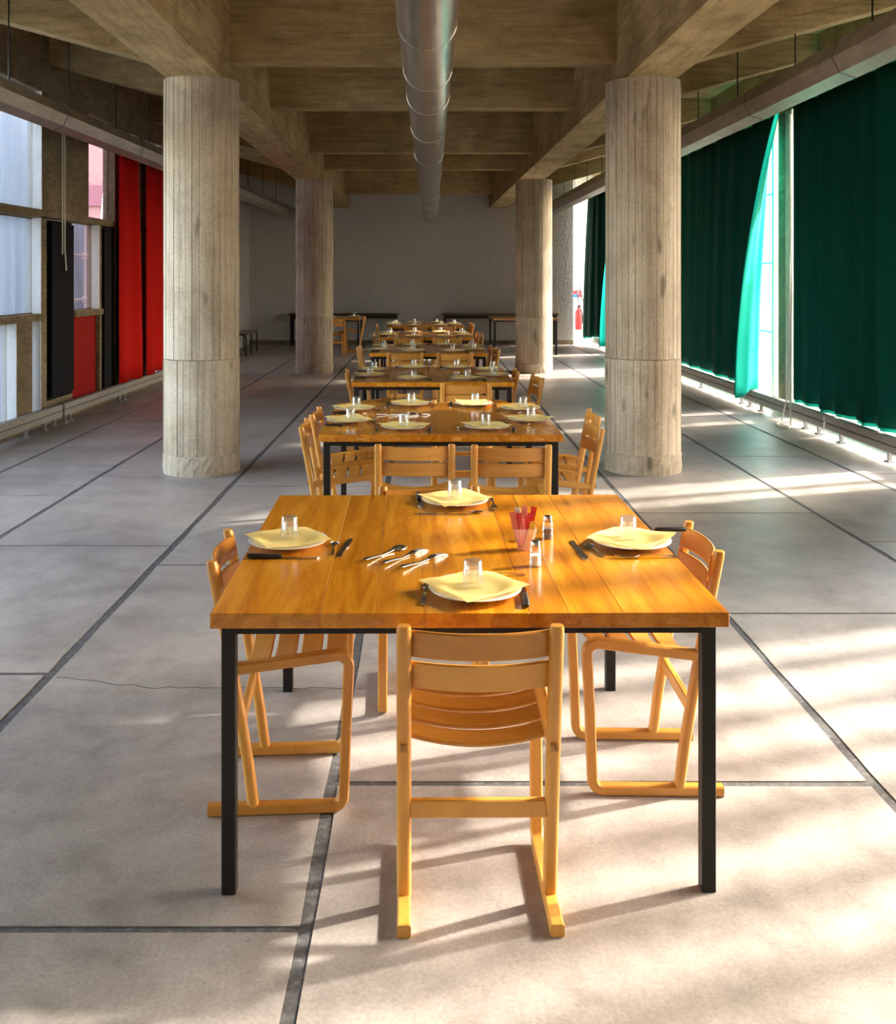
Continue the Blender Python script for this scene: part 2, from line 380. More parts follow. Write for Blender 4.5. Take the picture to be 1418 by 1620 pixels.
# ------------------------------------------------------------------ left facade
LROT = -.03
wl_root = tag(empty('wall_left', (-4.0, 9.2, 0), LROT), kind='structure')
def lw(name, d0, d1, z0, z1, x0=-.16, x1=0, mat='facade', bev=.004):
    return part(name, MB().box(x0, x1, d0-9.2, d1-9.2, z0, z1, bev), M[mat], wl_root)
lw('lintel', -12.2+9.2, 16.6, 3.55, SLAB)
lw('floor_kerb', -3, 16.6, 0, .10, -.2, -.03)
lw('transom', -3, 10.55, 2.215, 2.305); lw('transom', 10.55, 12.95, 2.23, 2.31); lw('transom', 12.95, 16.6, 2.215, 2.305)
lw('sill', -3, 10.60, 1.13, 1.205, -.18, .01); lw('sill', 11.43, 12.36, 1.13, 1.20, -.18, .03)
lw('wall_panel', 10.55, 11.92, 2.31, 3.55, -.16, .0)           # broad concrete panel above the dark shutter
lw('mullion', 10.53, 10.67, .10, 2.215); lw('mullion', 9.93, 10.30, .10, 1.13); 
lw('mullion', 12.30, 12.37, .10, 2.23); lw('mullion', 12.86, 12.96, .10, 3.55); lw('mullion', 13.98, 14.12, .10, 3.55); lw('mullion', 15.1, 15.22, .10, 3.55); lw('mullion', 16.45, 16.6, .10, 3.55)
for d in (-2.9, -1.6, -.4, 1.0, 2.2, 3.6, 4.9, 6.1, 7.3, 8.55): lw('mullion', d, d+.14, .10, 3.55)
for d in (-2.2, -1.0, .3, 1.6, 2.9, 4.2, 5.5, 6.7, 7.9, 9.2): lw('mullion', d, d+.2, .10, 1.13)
lw('wall_panel', -2.76, 3.6, 1.205, 3.55, -.12, -.02)  # unseen panel, added to cut the light from the near left windows
for d, za, zb in ((10.55, 2.305, 3.55), (10.53, 1.205, 2.215), (9.93, .1, 1.13), (10.53, .1, 1.13), (12.30, 1.2, 2.23)): lw('lit_reveal', d-.014, d+.001, za, zb, -.10, -.003, 'stucco_white', 0)  # pale plates: the daylight on the reveals is put into their colour
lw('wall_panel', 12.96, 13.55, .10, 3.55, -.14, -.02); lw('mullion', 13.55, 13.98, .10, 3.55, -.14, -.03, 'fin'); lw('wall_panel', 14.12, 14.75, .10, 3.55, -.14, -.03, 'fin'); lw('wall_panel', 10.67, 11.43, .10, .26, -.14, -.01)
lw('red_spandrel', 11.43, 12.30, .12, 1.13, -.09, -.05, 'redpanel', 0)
wid = [0]
def window(d0, d1, z0, z1, mat, x=-.105):
    wid[0] += 1
    w = tag(empty('window_%d' % wid[0], (-4.0, 9.2, 0), LROT), kind='structure')
    f = MB(); a, b = d0-9.2, d1-9.2; t = .012
    f.box(x-.012, x+.012, a, a+t, z0, z1).box(x-.012, x+.012, b-t, b, z0, z1).box(x-.012, x+.012, a+t, b-t, z0, z0+t).box(x-.012, x+.012, a+t, b-t, z1-t, z1)
    part('frame', f, M['facade'], w); part('pane', MB().box(x-.003, x+.003, a+t, b-t, z0+t, z1-t), M[mat], w)
    return w
window(8.69, 10.55, 2.305, 3.55, 'pane_haze'); window(8.69, 10.53, 1.205, 2.215, 'pane_haze')
window(9.40, 9.93, .10, 1.13, 'pane_haze'); window(10.30, 10.53, .10, 1.13, 'pane_haze')
window(11.43, 12.30, 1.20, 2.23, 'pane_pink'); window(11.92, 12.86, 2.31, 3.55, 'pane_pink')
for a, b in ((14.75, 15.1), (15.22, 16.45)): window(a, b, .10, 2.215, 'pane_haze'); window(a, b, 2.305, 3.55, 'pane_haze')
ds = (-2.9, -1.6, -.4, 1.0, 2.2, 3.6, 4.9, 6.1, 7.3, 8.55)
for a, b in list(zip(ds, ds[1:]))[5:]: window(a+.14, b, 1.205, 2.215, 'pane'); window(a+.14, b, 2.305, 3.55, 'pane')

def shutter(d0, d1, z0, z1, x, label):
    r = tag(empty('ventilation_shutter', (-4.0, 9.2, 0), LROT), label, 'shutter', 'dark pivoting ventilation shutters')
    a, b = d0-9.2, d1-9.2
    part('frame', MB().box(-.14, -.02, a, a+.05, z0, z1, .003).box(-.14, -.02, b-.03, b, z0, z1, .003).box(-.14, -.02, a+.05, b-.03, z0, z0+.03).box(-.14, -.02, a+.05, b-.03, z1-.03, z1), M['black_panel'], r)
    part('back_board', MB().box(-.13, -.10, a+.05, b-.03, z0+.03, z1-.03), M['black_panel'], r)
    part('leaf', MB().box(-.03, x, a+.10, b-.02, z0+.04, z1-.03, .004), M['black_panel'], r)
    part('leaf', MB().box(-.10, -.07, a+.05, a+.12, z0+.03, z1-.03, .004), plain('navy_paint', (.006,.014,.028), .6, 0, .15), r)
    return r
shutter(10.67, 11.43, .26, 2.21, .015, 'tall black shutter leaf between the pale window and the red panel')
shutter(12.37, 12.86, .10, 2.23, .0, 'narrow black shutter strip just before the bright red curtain')

# ------------------------------------------------------------------ right facade: slender concrete fins with glass between
FX = 4.30
wr = tag(part('wall_right', MB().box(FX, FX+.25, -3, 24.7, 3.5, SLAB), M['beam_y']), kind='structure')
part('sill', MB().box(FX-.02, FX+.2, -3, 24.4, -.02, .06, .004), M['fin'], wr)
part('light_block_wall', MB().box(FX, FX+.15, -3, 1.9, .06, 3.5), M['stucco'], wr)  # unseen wall, added to keep daylight off the foreground
fins = []; y = 1.9; rr = random.Random(5)
steps = [.30, .30, .38, .30, .46, .30, .34]
while y < 24.3:
    fins.append(y); y += steps[len(fins) % 7] * (1.0 if y < 6 else 1.5)
fins = [y for y in fins if not 11.1 < y < 11.85]
for y in fins: part('fin', MB().box(FX-.01, FX+.15, y, y+(.095 if y < 5.3 else .065), .06, 3.5, .004), M['fin'], wr)
for a, b in zip(fins, fins[1:]):
    part('pane', MB().box(FX+.085, FX+.091, a+.065, b, .06, 3.5), M['pane'], wr)
    if 10.4 < a < 12.6:
        for z in (.9, 1.75, 2.6): part('glazing_bar', MB().box(FX+.07, FX+.10, a+.065, b, z, z+.025), M['fin'], wr)

part('vent_post', MB().box(FX-.03, FX+.14, 11.53, 11.80, .06, 3.5, .004), M['facade'], wr); part('fin', MB().box(FX-.05, FX+.14, 11.33, 11.52, .06, 3.5, .004), M['fin'], wr)
# ------------------------------------------------------------------ columns: shuttered in narrow vertical boards
def column(x, y, label, seed):
    root = tag(empty('concrete_column', (x, y, 0)), label, 'column', 'round concrete columns')
    r = random.Random(seed); n = 34; R = .307
    def shaft(z0, z1, rad, tw):
        mb = MB(); pts = []
        for k in range(n):
            a0, a1 = 2*PI*(k+.04)/n + tw, 2*PI*(k+.96)/n + tw; o = r.uniform(-.0035, .0035)
            pts += [((rad+o)*math.cos(a0), (rad+o)*math.sin(a0)), ((rad+o)*math.cos((a0+a1)/2)*1.001, (rad+o)*math.sin((a0+a1)/2)*1.001), ((rad+o)*math.cos(a1), (rad+o)*math.sin(a1)),
                    ((rad-.005)*math.cos(a1+.002), (rad-.005)*math.sin(a1+.002))]
        mb.rings([[(px, py, z) for px, py in pts] for z in (z0, z1)]); return mb
    part('lower_drum', shaft(.16, .925, R, 0), M['column'], root)
    part('upper_drum', shaft(.931, 3.2, R-.002, .05), M['column'], root)
    part('joint_ring', MB().lathe([(R-.008, .92), (R-.008, .936)], 48), M['facade'], root)
    b = MB(); rings = []
    for j, z in enumerate((0, .05, .10, .15, .165)):
        rings.append([((R+.004+r.uniform(-.006,.006)-(.01 if j == 4 else 0))*math.cos(2*PI*k/60), (R+.004+r.uniform(-.006,.006)-(.01 if j == 4 else 0))*math.sin(2*PI*k/60), z) for k in range(60)])
    b.rings(rings); part('rough_foot', b, M['column'], root)
column(-1.776, 8.24, 'thick round concrete column at left, nearest the viewer, reaching the long ceiling beam', 1)
column(1.872, 8.28, 'thick round concrete column at right, in front of the green curtains', 2)
column(-1.707, 16.6, 'smaller-looking round concrete column in the shade at rear left', 3)
column(1.955, 16.7, 'smaller-looking round concrete column at rear right, before the bare table', 4)

# ------------------------------------------------------------------ ducts
def duct(pts, r, joints, mat, label, rods, oval=1.0, seg=28, ph=0):
    (x0, y0, z), (x1, y1, _) = pts
    root = tag(empty('air_duct', (0,0,0)), label, 'duct', 'sheet-metal air ducts under the ceiling')
    def at(y): return x0 + (x1-x0)*(y-y0)/(y1-y0)
    ys = [y0] + joints + [y1]; sm = seg > 12; r = r if sm else r*1.05; rg = random.Random(int(x0*100))
    for a, b in zip(ys, ys[1:]):
        mb = MB(); rings = []
        for q in range(7):
            yy = a + .012 + (b-a-.024)*q/6; s = 1.0 + rg.uniform(-.006, .006)
            rings.append([(at(yy)+r*s*math.cos(ph+2*PI*k/seg), yy, z+r*s*oval*math.sin(ph+2*PI*k/seg)) for k in range(seg)])
        mb.rings(rings); part('duct_section', mb, mat, root, smooth=sm)
    for y in joints:
        mb = MB(); rings = [[(at(y)+rr_*math.cos(ph+2*PI*k/seg), y+dy, z+rr_*oval*math.sin(ph+2*PI*k/seg)) for k in range(seg)] for dy, rr_ in ((-.014, r*.985), (-.011, r*1.018), (.011, r*1.018), (.014, r*.985))]
        mb.rings(rings); part('seam_ring', mb, M['seam'] if not sm else mat, root, smooth=False)
    for y in rods:
        part('hanger_rod', MB().tube([(at(y), y, z+r*oval-.01), (at(y), y, SLAB)], .0065, 6), M['rod'], root)
    return root
dm = duct([(-.058, -2.8, 2.93), (.285, 22.2, 2.93)], .157, [-.9, 1.0, 3.1, 5.2, 6.35, 7.3, 8.8, 10.7, 12.9, 15.1, 17.4, 19.8], M['duct_mid'], 'shiny round air duct hanging in the middle above the row of tables', [4.5, 9.6, 13.8, 18.5])
end = MB(); rings = []
for q in range(5):
    a = q/4*PI/2; rings.append([(.285+.157*math.cos(a)*math.cos(2*PI*k/28), 22.195+.09*math.sin(a), 2.93+.157*math.cos(a)*math.sin(2*PI*k/28)) for k in range(28)])
end.rings(rings[:-1]); part('end_cap', end, M['duct_mid'], dm, smooth=True)
duct([(-3.714, -2.8, 3.08), (-2.931, 23.3, 3.08)], .131, [-.5, 1.6, 3.7, 5.3, 7.0, 9.2, 11.5, 13.7, 15.9, 18.0, 20.1, 22.0], M['duct_side'], 'dull brown-grey duct hung on thin rods along the left windows', [2.2, 3.7, 5.3, 6.9, 8.27, 9.58, 10.95, 12.2, 13.7, 15.2, 16.7, 18.2, 19.7, 21.2], 1.0, 8, math.radians(338+22.5))
duct([(3.22, -2.8, 3.225), (3.22, 23.3, 3.225)], .158, [-.4, 1.8, 3.9, 5.9, 7.35, 9.33, 12.3, 14.4, 16.5, 18.7, 20.9], M['duct_side'], 'dull brown-grey duct hung on thin rods along the green curtains', [1.2, 2.8, 4.3, 5.8, 7.06, 8.5, 10.03, 11.43, 12.9, 14.4, 15.9, 17.4, 18.9, 20.4, 21.9], 1.0, 8, math.radians(206.7+22.5))

# ------------------------------------------------------------------ convector heaters along both facades
def heater(x, y0, y1, rz, label, side, feet):
    L = y1-y0
    r = tag(empty('convector_heater', (x, y0, 0), rz), label, 'heater', 'low grey convector heaters')
    s = side
    part('upper_panel', MB().box(0, -s*.07, .004, L-.004, .158, .222, .004), M['radiator'], r)
    part('lower_panel', MB().box(0, -s*.07, .004, L-.004, .088, .150, .004), M['radiator'], r)
    part('core', MB().box(-s*.012, -s*.06, .01, L-.01, .10, .21), M['radiator_dark'], r)
    for f in feet:
        part('foot', MB().box(-s*.025, -s*.055, f-.015, f+.015, 0, .10).box(-s*.01, -s*.068, f-.04, f+.04, 0, .012), M['radiator'], r)
heater(-3.86-.03*9.2+.03*3.0, 3.0, 10.75, LROT, 'long low grey heater under the left windows, nearer piece', 1, [.5, 2.2, 4.0, 5.8, 6.9, 7.35, 7.6])
heater(-3.86-.03*9.2+.03*10.8, 10.8, 16.4, LROT, 'low grey heater below the red curtains, farther piece', 1, [.1, .25, 1.9, 2.1, 3.9, 5.3])
heater(4.04, 2.0, 9.9, 0, 'long low grey heater under the nearer green curtain', -1, [.3, 2.2, 4.2, 5.4, 6.62, 7.6])
heater(4.04, 9.93, 15.6, 0, 'low grey heater under the swept green curtain, before the window gap', -1, [.2, .55, 1.9, 2.3, 2.6, 4.4])
heater(4.04, 15.7, 22.9, 0, 'far low grey heater beside the back curtain', -1, [.3, 2.5, 4.8, 6.6])

# ------------------------------------------------------------------ curtains
def curtain(path, z0, z1, folds, amp, mat, label, cat_group, nz=14, nx=150, top_path=None, thick=.004, seed=0, shade_layer=None, h2=.45, wk=1.3):
    """path: list of (x,y) at the hem; top_path the same at the rail"""
    P = [Vector((a, b, 0)) for a, b in path]; T = [Vector((a, b, 0)) for a, b in (top_path or path)]
    def along(Q, u):
        ls = [(b-a).length for a, b in zip(Q, Q[1:])]; t = u*sum(ls)
        for (a, b), l_ in zip(zip(Q, Q[1:]), ls):
            if t <= l_ or (a, b) == (Q[-2], Q[-1]): break
            t -= l_
        d = (b-a).normalized(); return a + d*t, Vector((-d.y, d.x, 0))
    r = random.Random(seed); ph = [r.uniform(0, 6.3) for _ in range(4)]
    def f(u, v):
        p0, n0 = along(P, u); p1, n1 = along(T, u); w = v**wk
        p = p0.lerp(p1, w); n = n0.lerp(n1, w)
        if n.length > 1e-6: n.normalize()
        a = amp*(math.sin(2*PI*folds*u+ph[0]+.25*math.sin(5*v+ph[3])) + h2*math.sin(2*PI*folds*2.3*u+ph[1]+.6*v) + .3*math.sin(2*PI*folds*.43*u+ph[2]))
        a *= .75 + .25*v
        edge = min(1, min(u, 1-u)/.05+.15)
        q = p + n*a*edge; z = z0 + (z1-z0)*v + (1-v)*.005*math.sin(2*PI*folds*.5*u+ph[2])
        if 3 < q.x < 4.0: z -= min(1, (4.0-q.x)/.1)*.08*(1-v)
        return (q.x, q.y, z)
    root = tag(empty('curtain', (0,0,0)), label, 'curtain', cat_group)
    c = part('cloth', MB().grid(f, nx, nz), mat, root, smooth=True); solid(c, thick)
    if shade_layer:  # added dark layer: shades the room side, stops short of the brighter hem
        def g(u, v):
            v2 = .010 + .985*v; e = 1e-3
            a = Vector(f(u, v2)); b = Vector(f(min(1, u+e), v2)) - Vector(f(max(0, u-e), v2)); b.z = 0; b.normalize()
            a += Vector((-b.y, b.x, 0))*.012; return a
        ln = part('shade_layer', MB().grid(g, nx, nz), shade_layer, root, smooth=True); solid(ln, .003)
    q0 = T[0]; q1 = T[-1]
    part('rail', MB().tube([(q0.x, q0.y, z1+.02), (q1.x, q1.y, z1+.02)], .012, 8), M['rod'], root)
    return root
G = 'green curtains on the right'
GX = 4.165
curtain([(GX, 5.3), (GX, 7.72)], .228, 3.48, 8, .03, M['green'], 'unseen green curtain beyond the right edge of the view, nearest the viewer', G, seed=9, shade_layer=M['shade_layer'])  # out of view, placed to cast the shade on the middle floor
curtain([(GX, 8.36), (GX-.03, 9.4), (GX-.02, 10.95)], .228, 3.48, 6, .046, M['green'], 'broad dark green curtain at the right edge with light under its hem', G, nx=220, seed=1, shade_layer=M['shade_layer'])
curtain([(3.79, 11.90), (3.97, 11.96), (4.12, 12.10), (4.17, 12.3), (4.17, 12.8), (4.15, 13.6), (GX, 15.2), (GX, 16.2)], .228, 3.48, 7, .03, M['green'], 'green curtain swept aside with a bright sunlit turquoise edge', G, nx=240, nz=22,
        top_path=[(4.06, 11.30), (4.12, 11.33), (4.17, 11.42), (4.17, 11.6), (4.16, 12.3), (4.15, 13.2), (GX, 14.8), (GX, 16.2)], seed=2, shade_layer=M['shade_layer'], wk=1.9)
curtain([(3.77, 20.65), (3.97, 20.72), (4.13, 20.9), (4.16, 21.4), (4.10, 22.2), (3.90, 23.1), (3.88, 23.3)], .228, 3.48, 6, .02, M['green'], 'far dark green curtain beside the white wall with the extinguisher', G, nx=160, nz=18,
        top_path=[(4.11, 20.5), (4.15, 20.55), (4.16, 20.7), (4.16, 21.1), (4.12, 22.0), (4.02, 23.0), (4.0, 23.25)], seed=4, shade_layer=M['shade_layer'], wk=1.7)
curtain([(GX, 17.6), (GX, 20.3)], .228, 3.48, 8, .03, M['green'], 'unseen green curtain behind the right column, added to dim the rear', G, seed=6, shade_layer=M['shade_layer'])  # hidden from the camera; its extent is set to darken the far end
R_ = 'red curtains on the left'
def lp(d, off): return (-4.0 + off + .03*(d-9.2), d)
curtain([lp(12.78, .08), lp(13.2, .12), lp(13.72, .10)], .23, 3.35, 1.8, .055, M['red'], 'bright red curtain beside the pink-tinted window', R_, nx=90, seed=11, h2=.15, top_path=[lp(12.78, .08), lp(13.1, .12), lp(13.45, .10)])
curtain([lp(13.86, .10), lp(14.6, .10), lp(16.2, .10)], .23, 3.35, 3.2, .05, M['red'], 'darker red curtain next to the left column', R_, nx=120, seed=12, h2=.2)

# pull cords
def cord(name, paths, label):
    r = tag(empty(name, paths[0][0]), label, 'cord', 'curtain pull cords'); o = Vector(paths[0][0])
    for p in paths: part('strand', MB().tube([Vector(q)-o for q in p], .008, 6), M['cord'], r)
cord('pull_cord', [[(-3.90, 10.98, 1.84), (-3.90, 10.98, 3.5)], [(-3.885, 11.06, 1.66), (-3.90, 11.055, 1.9), (-3.90, 11.05, 3.5)]], 'pair of white cords hanging before the black shutter')
cord('pull_cord', [[(3.95, 10.55, .02), (4.0, 10.7, .26), (4.06, 10.86, .8), (4.14, 11.02, 2.0), (4.15, 11.08, 3.4)], [(3.96, 10.85, .02), (4.01, 10.83, .27), (4.07, 10.92, .9), (4.135, 11.04, 2.0), (4.145, 11.1, 3.4)],
     [(3.95, 10.55, .02), (3.90, 10.48, .008), (3.84, 10.6, .008), (3.88, 10.78, .008), (3.96, 10.85, .02)]], 'white cord trailing to the floor between the green curtains')

# ------------------------------------------------------------------ tables
TW, TD, TZ = 1.326, 1.376, .741
WID = [.28, .14, .125, .27, .10, .14, .271]
def make_table(label, group, plank_mat='table', keys=True):
    r = tag(empty('dining_table'), label, 'table', group)
    x = -TW/2
    for w in WID:
        part('plank', MB().box(x+.0002, x+w-.0002, -TD/2, TD/2, TZ-.038, TZ, .0012, None, 1), M[plank_mat], r); x += w
    for sx in (-1, 1):
        for sy in (-1, 1):
            part('leg', MB().box(sx*(TW/2-.04)-.0185, sx*(TW/2-.04)+.0185, sy*(TD/2-.058)-.0185, sy*(TD/2-.058)+.0185, 0, TZ-.038, .002), M['steel'], r)
    ix, iy = TW/2-.04, TD/2-.058
    for sy in (-1, 1): part('rail', MB().box(-ix+.0185, ix-.0185, sy*iy-.012, sy*iy+.012, TZ-.068, TZ-.039), M['steel'], r)
    for sx in (-1, 1): part('rail', MB().box(sx*ix-.012, sx*ix+.012, -iy+.0185, iy-.0185, TZ-.068, TZ-.039), M['steel'], r)
    if keys:
        for kx, kw, kz in ((-.43, .06, .012), (-.255, .07, .014), (-.12, .02, .016), (.085, .05, .02), (.245, .055, .014), (.30, .03, .02), (.40, .05, .018), (.53, .06, .016)):
            part('edge_key', MB().box(kx-kw/2, kx+kw/2, -TD/2-.0006, -TD/2+.01, TZ-.022-kz/2, TZ-.022+kz/2), M['tabkey'], r)
    return r
TX = .13
TY = [2.546+TD/2, 5.407+TD/2, 8.09+TD/2, 11.12+TD/2, 13.92+TD/2, 17.05+TD/2]
ORD = ['nearest table', 'second table', 'third table', 'fourth table', 'fifth table', 'sixth table']
GT = 'square dining tables in the middle row'
LABT = ['square wooden table nearest the viewer, set for four with shakers and sugar packets', 'second square wooden table of the row, set for eight', 'third square wooden table of the row, set for eight',
        'fourth square wooden table of the row, set for eight', 'fifth square wooden table of the row, set for eight', 'sixth and last square wooden table of the row, nearest the back wall']
t0 = make_table(LABT[0], GT); tables = [t0]
for i in range(1, 6):
    t = copy_tree(t0); tables.append(t); t['label'] = LABT[i]
for i, t in enumerate(tables): t.location = (TX + (.02 if i == 5 else 0), TY[i], 0)
tables[0].rotation_euler.z = .008
T7 = (-1.83, 20.3+TD/2)
t7 = copy_tree(t0); t7['label'] = 'set square table half hidden behind the rear left column'; t7['group'] = 'tables by the back wall'; t7.location = (*T7, 0)
t8 = make_table('bare square table with black legs beside the rear right column', 'tables by the back wall', 'palewood', False); t8.location = (2.2, 20.2+TD/2, 0)
# long side boards against the back wall
def sideboard(x0, x1, label):
    r = tag(empty('side_table', ((x0+x1)/2, YB-.28, 0)), label, 'table', 'long narrow tables on the back wall'); h = (x1-x0)/2
    part('top', MB().box(-h, h, -.22, .22, .70, .745, .003), M['darkwood'], r)
    part('rail', MB().box(-h+.04, h-.04, -.20, -.17, .63, .699).box(-h+.04, h-.04, .17, .20, .63, .699), M['steel'], r)
    for sx in (-1, 1):
        for sy in (-1, 1): part('leg', MB().box(sx*(h-.06)-.02, sx*(h-.06)+.02, sy*.18-.02, sy*.18+.02, 0, .63), M['steel'], r)
sideboard(-2.95, -.42, 'long dark narrow table on the back wall, left of the middle')
sideboard(.58, 3.25, 'long dark narrow table on the back wall, right of the middle')
# low bench by the left wall
bn = tag(empty('bench', (-3.55, 20.6, 0)), 'low dark bench with bent tube legs against the left rear wall', 'bench')
part('seat', MB().box(-.16, .16, -.75, .75, .43, .455, .004), M['darkwood'], bn)
for y in (-.68, -.05, .68):
    part('leg_loop', MB().tube([(-.14, y, 0), (-.14, y, .36), (-.12, y, .41), (-.08, y, .428), (.08, y, .428), (.12, y, .41), (.14, y, .36), (.14, y, 0)], .014, 8), M['steel'], bn, smooth=True)

# ------------------------------------------------------------------ chairs
def arc(cx, cz, r, a0, a1, n=5): return [(cx + r*math.cos(math.radians(a0+(a1-a0)*k/n)), cz + r*math.sin(math.radians(a0+(a1-a0)*k/n))) for k in range(n+1)]
def make_chair():
    r = tag(empty('dining_chair'), 'x', 'chair')
    hx = .186
    for sx in (-1, 1):
        p = [(-.212, .0165), (-.1, .0165), (.05, .0165)] + arc(.156, .0505, .034, -90, 0) + [(.197, .25)]
        p += arc(.172, .434, .034, 0, 97) + [(.05, .4535), (-.145, .431)]
        part('sled_frame', MB().sweep([(sx*hx, a, b) for a, b in p], (1,0,0), .034, .031, .13), M['chair'], r, smooth=True)
        q = [(sx*hx, -.078-.124*((z-.03)/.723)**1.15 if z > .03 else -.078, z) for z in (.026, .15, .3, .45, .6, .72, .745, .753)]
        mb = MB(); P = [Vector(a) for a in q]; rings = []
        for i, pt in enumerate(P):
            s = .82 if i == len(P)-1 else (.97 if i == len(P)-2 else 1)
            rings.append([(pt.x + s*.0185*math.copysign(abs(math.cos(a))**.75, math.cos(a)), pt.y + s*.017*math.copysign(abs(math.sin(a))**.75, math.sin(a)), pt.z) for a in [2*PI*k/14 for k in range(14)]])
        mb.rings(rings); part('back_post', mb, M['chair'], r, smooth=True)
        part('tenon_peg', MB().box(sx*hx-.010, sx*hx-.002, -.1675, -.155, .428, .445).box(sx*hx+.003, sx*hx+.009, -.1675, -.155, .428, .445), M['peg'], r)
    for k in range(4):
        y = .168 - .079*k; z = .4715 - .1173*(.19-y) + .004; n = 14
        path = [(x, y, z + .006 - .034*(1-(x/.198)**2)**1.0) for x in [-.198 + .396*i/n for i in range(n+1)]]
        part('seat_slat', MB().sweep(path, (0,1,.117), .066, .011, .3), M['slat'], r, smooth=True)
    for zc in (.703, .622):
        yc = -.078-.124*((zc-.03)/.723)**1.15; n = 14
        path = [(x, yc + .014 - .036*(1-(x/.176)**2), zc) for x in [-.176 + .352*i/n for i in range(n+1)]]
        part('back_slat', MB().sweep(path, (0,-.165,1), .070, .011, .3), M['slat'], r, smooth=True)
    part('stretcher', MB().box(-.172, .172, -.126, -.106, .243, .288, .003), M['chair'], r)
    return r
ch0 = make_chair(); first = [True]
def chair(x, y, rz, label, group):
    c = ch0 if first[0] else copy_tree(ch0); first[0] = False
    c.location = (x, y, 0); c.rotation_euler = (0, 0, rz); c['label'] = label; c['group'] = group
    return c
UP, DN, RT, LF = 0, PI, -PI/2, PI/2      # facing +y, -y, +x, -x
g1 = 'chairs at the nearest table'
chair(.152, 2.625, UP+.01, 'slatted wooden chair in front of the nearest table, its back to the viewer', g1)
chair(-.42, 3.165, RT+.06, 'slatted wooden chair at the left side of the nearest table', g1)
chair(.735, 3.27, LF-.02, 'slatted wooden chair at the right side of the nearest table', g1)
chair(.055, 3.83, DN+.03, 'slatted wooden chair at the far side of the nearest table, facing the viewer', g1)
def side_label(side, which, t): return 'slatted wooden chair at the %s side of the %s%s' % (side, t, which)
def put(ti, items):
    for side, which, x, y, rz in items:
        chair(x, y, rz, side_label(side, which, ORD[ti]), 'chairs at the ' + ORD[ti])
rc = random.Random(21); jit = lambda s=.05: rc.uniform(-s, s)
put(1, [('near', ', left of the pair', -.013, 5.24, UP+.01), ('near', ', right of the pair', .477, 5.22, UP-.01),
        ('left', ', nearer of the pair', -.455, 5.80, RT+.03), ('left', ', farther of the pair', -.44, 6.30, RT-.02),
        ('right', ', nearer of the pair', .82, 5.72, LF+.03), ('right', ', farther of the pair', .90, 6.22, LF-.02),
        ('far', ', facing the viewer', .30, 6.62, DN)])
put(2, [('near', ', its back to the viewer', .387, 8.1, UP), ('left', '', -.43, 8.98, RT+.06), ('right', ', nearer of the pair', .83, 8.5, LF+.1), ('right', ', farther of the pair', .70, 9.04, LF-.02), ('far', ', seen under the tabletop', -.02, 9.42, DN)])
put(3, [('near', ', left of the pair', -.133, 11.26, UP), ('near', ', right of the pair', .42, 11.26, UP), ('left', ', nearer of the pair', -.46, 11.69, RT+.05), ('left', ', farther of the pair', -.51, 12.13, RT-.03),
        ('right', ', nearer of the pair', .74, 11.69, LF+.04), ('right', ', farther of the pair', .70, 12.13, LF-.02)])
put(4, [('near', ', left of the pair', -.115, 14.06, UP), ('near', ', right of the pair', .42, 14.06, UP), ('left', '', -.44, 14.7, RT+.02), ('right', ', nearer of the pair', .75, 14.52, LF), ('right', ', farther of the pair', .71, 14.97, LF)])
put(5, [('near', ', left of the pair', -.02, 17.2, UP), ('near', ', right of the pair', .45, 17.2, UP), ('left', '', -.52, 17.7, RT), ('right', ', nearer of the pair', .79, 17.68, LF), ('right', ', farther of the pair', .77, 18.1, LF)])
g7 = 'chairs at the table behind the left column'
chair(-1.68, 20.25, UP+.2, 'slatted wooden chair just right of the rear left column, turned slightly', g7)
chair(-1.30, 21.0, LF, 'slatted wooden chair at the right end of the table behind the left column', g7)
chair(-2.2, 20.3, UP, 'dark-looking wooden chair just left of the rear left column', g7)

# ------------------------------------------------------------------ table settings
def lathe_obj(name, prof, mat, seg=32): return MB().lathe(prof, seg).mesh(name, True)
def firstmat(me, m): me.materials.append(m); return me
plate_me = firstmat(lathe_obj('plate', [(.0005, 0), (.062, 0), (.068, .003), (.105, .013), (.125, .0185), (.1262, .0205), (.124, .0215), (.104, .0165), (.07, .0075), (.062, .006), (.0005, .006)], None, 44), M['plate'])
glass_me = firstmat(lathe_obj('tumbler', [(.0005, .068), (.0225, .068), (.0245, .066), (.0265, .045), (.0285, .02), (.029, .0008), (.0285, 0), (.027, .001), (.0262, .02), (.0243, .045), (.0225, .056), (.0005, .058)], None, 28), M['tumbler'])
fm = MB()                                          # the moulded facets of the tumbler wall
for k in range(10):
    a = 2*PI*k/10
    fm.box(-.0012, .0012, -.004, .004, .016, .045, .0008, Matrix.Rotation(a, 4, 'Z') @ Matrix.Translation((.0272, 0, 0)) @ Matrix.Rotation(-.08, 4, 'Y'))
facet_me = firstmat(fm.mesh('facet_band'), M['tumbler'])
def napkin_mesh(seed, size=.215):
    r = random.Random(seed); p = [r.uniform(0, 6.28) for _ in range(4)]
    def f(u, v):
        x, y = (u-.5)*size, (v-.5)*size; d = math.hypot(x, y); t = min(1, max(0, (d-.056)/.050)); t = t*t*(3-2*t)
        w = .0012*t*(math.sin(42*x+p[0])+math.sin(50*y+p[1])) + .007*max(0, d-.112)/.04*math.sin(2.5*math.atan2(y, x)+p[2])
        return (x + .004*math.sin(30*y+p[3]), y, .0125 + .0145*t + w)
    return firstmat(MB().grid(f, 18, 18).mesh('napkin', True), M['napkin'])
napkins = [napkin_mesh(s) for s in (6, 1, 2, 3, 4)]
blade_me = firstmat(MB().rings([[(-.009, y0, 0.001), (.009*w, y0, 0.001), (.009*w, y0, .0026), (-.009, y0, .0026)] for y0, w in ((0, .4), (.03, 1), (.09, 1), (.108, .2), (.114, -.7))]).mesh('blade'), M['inox'])
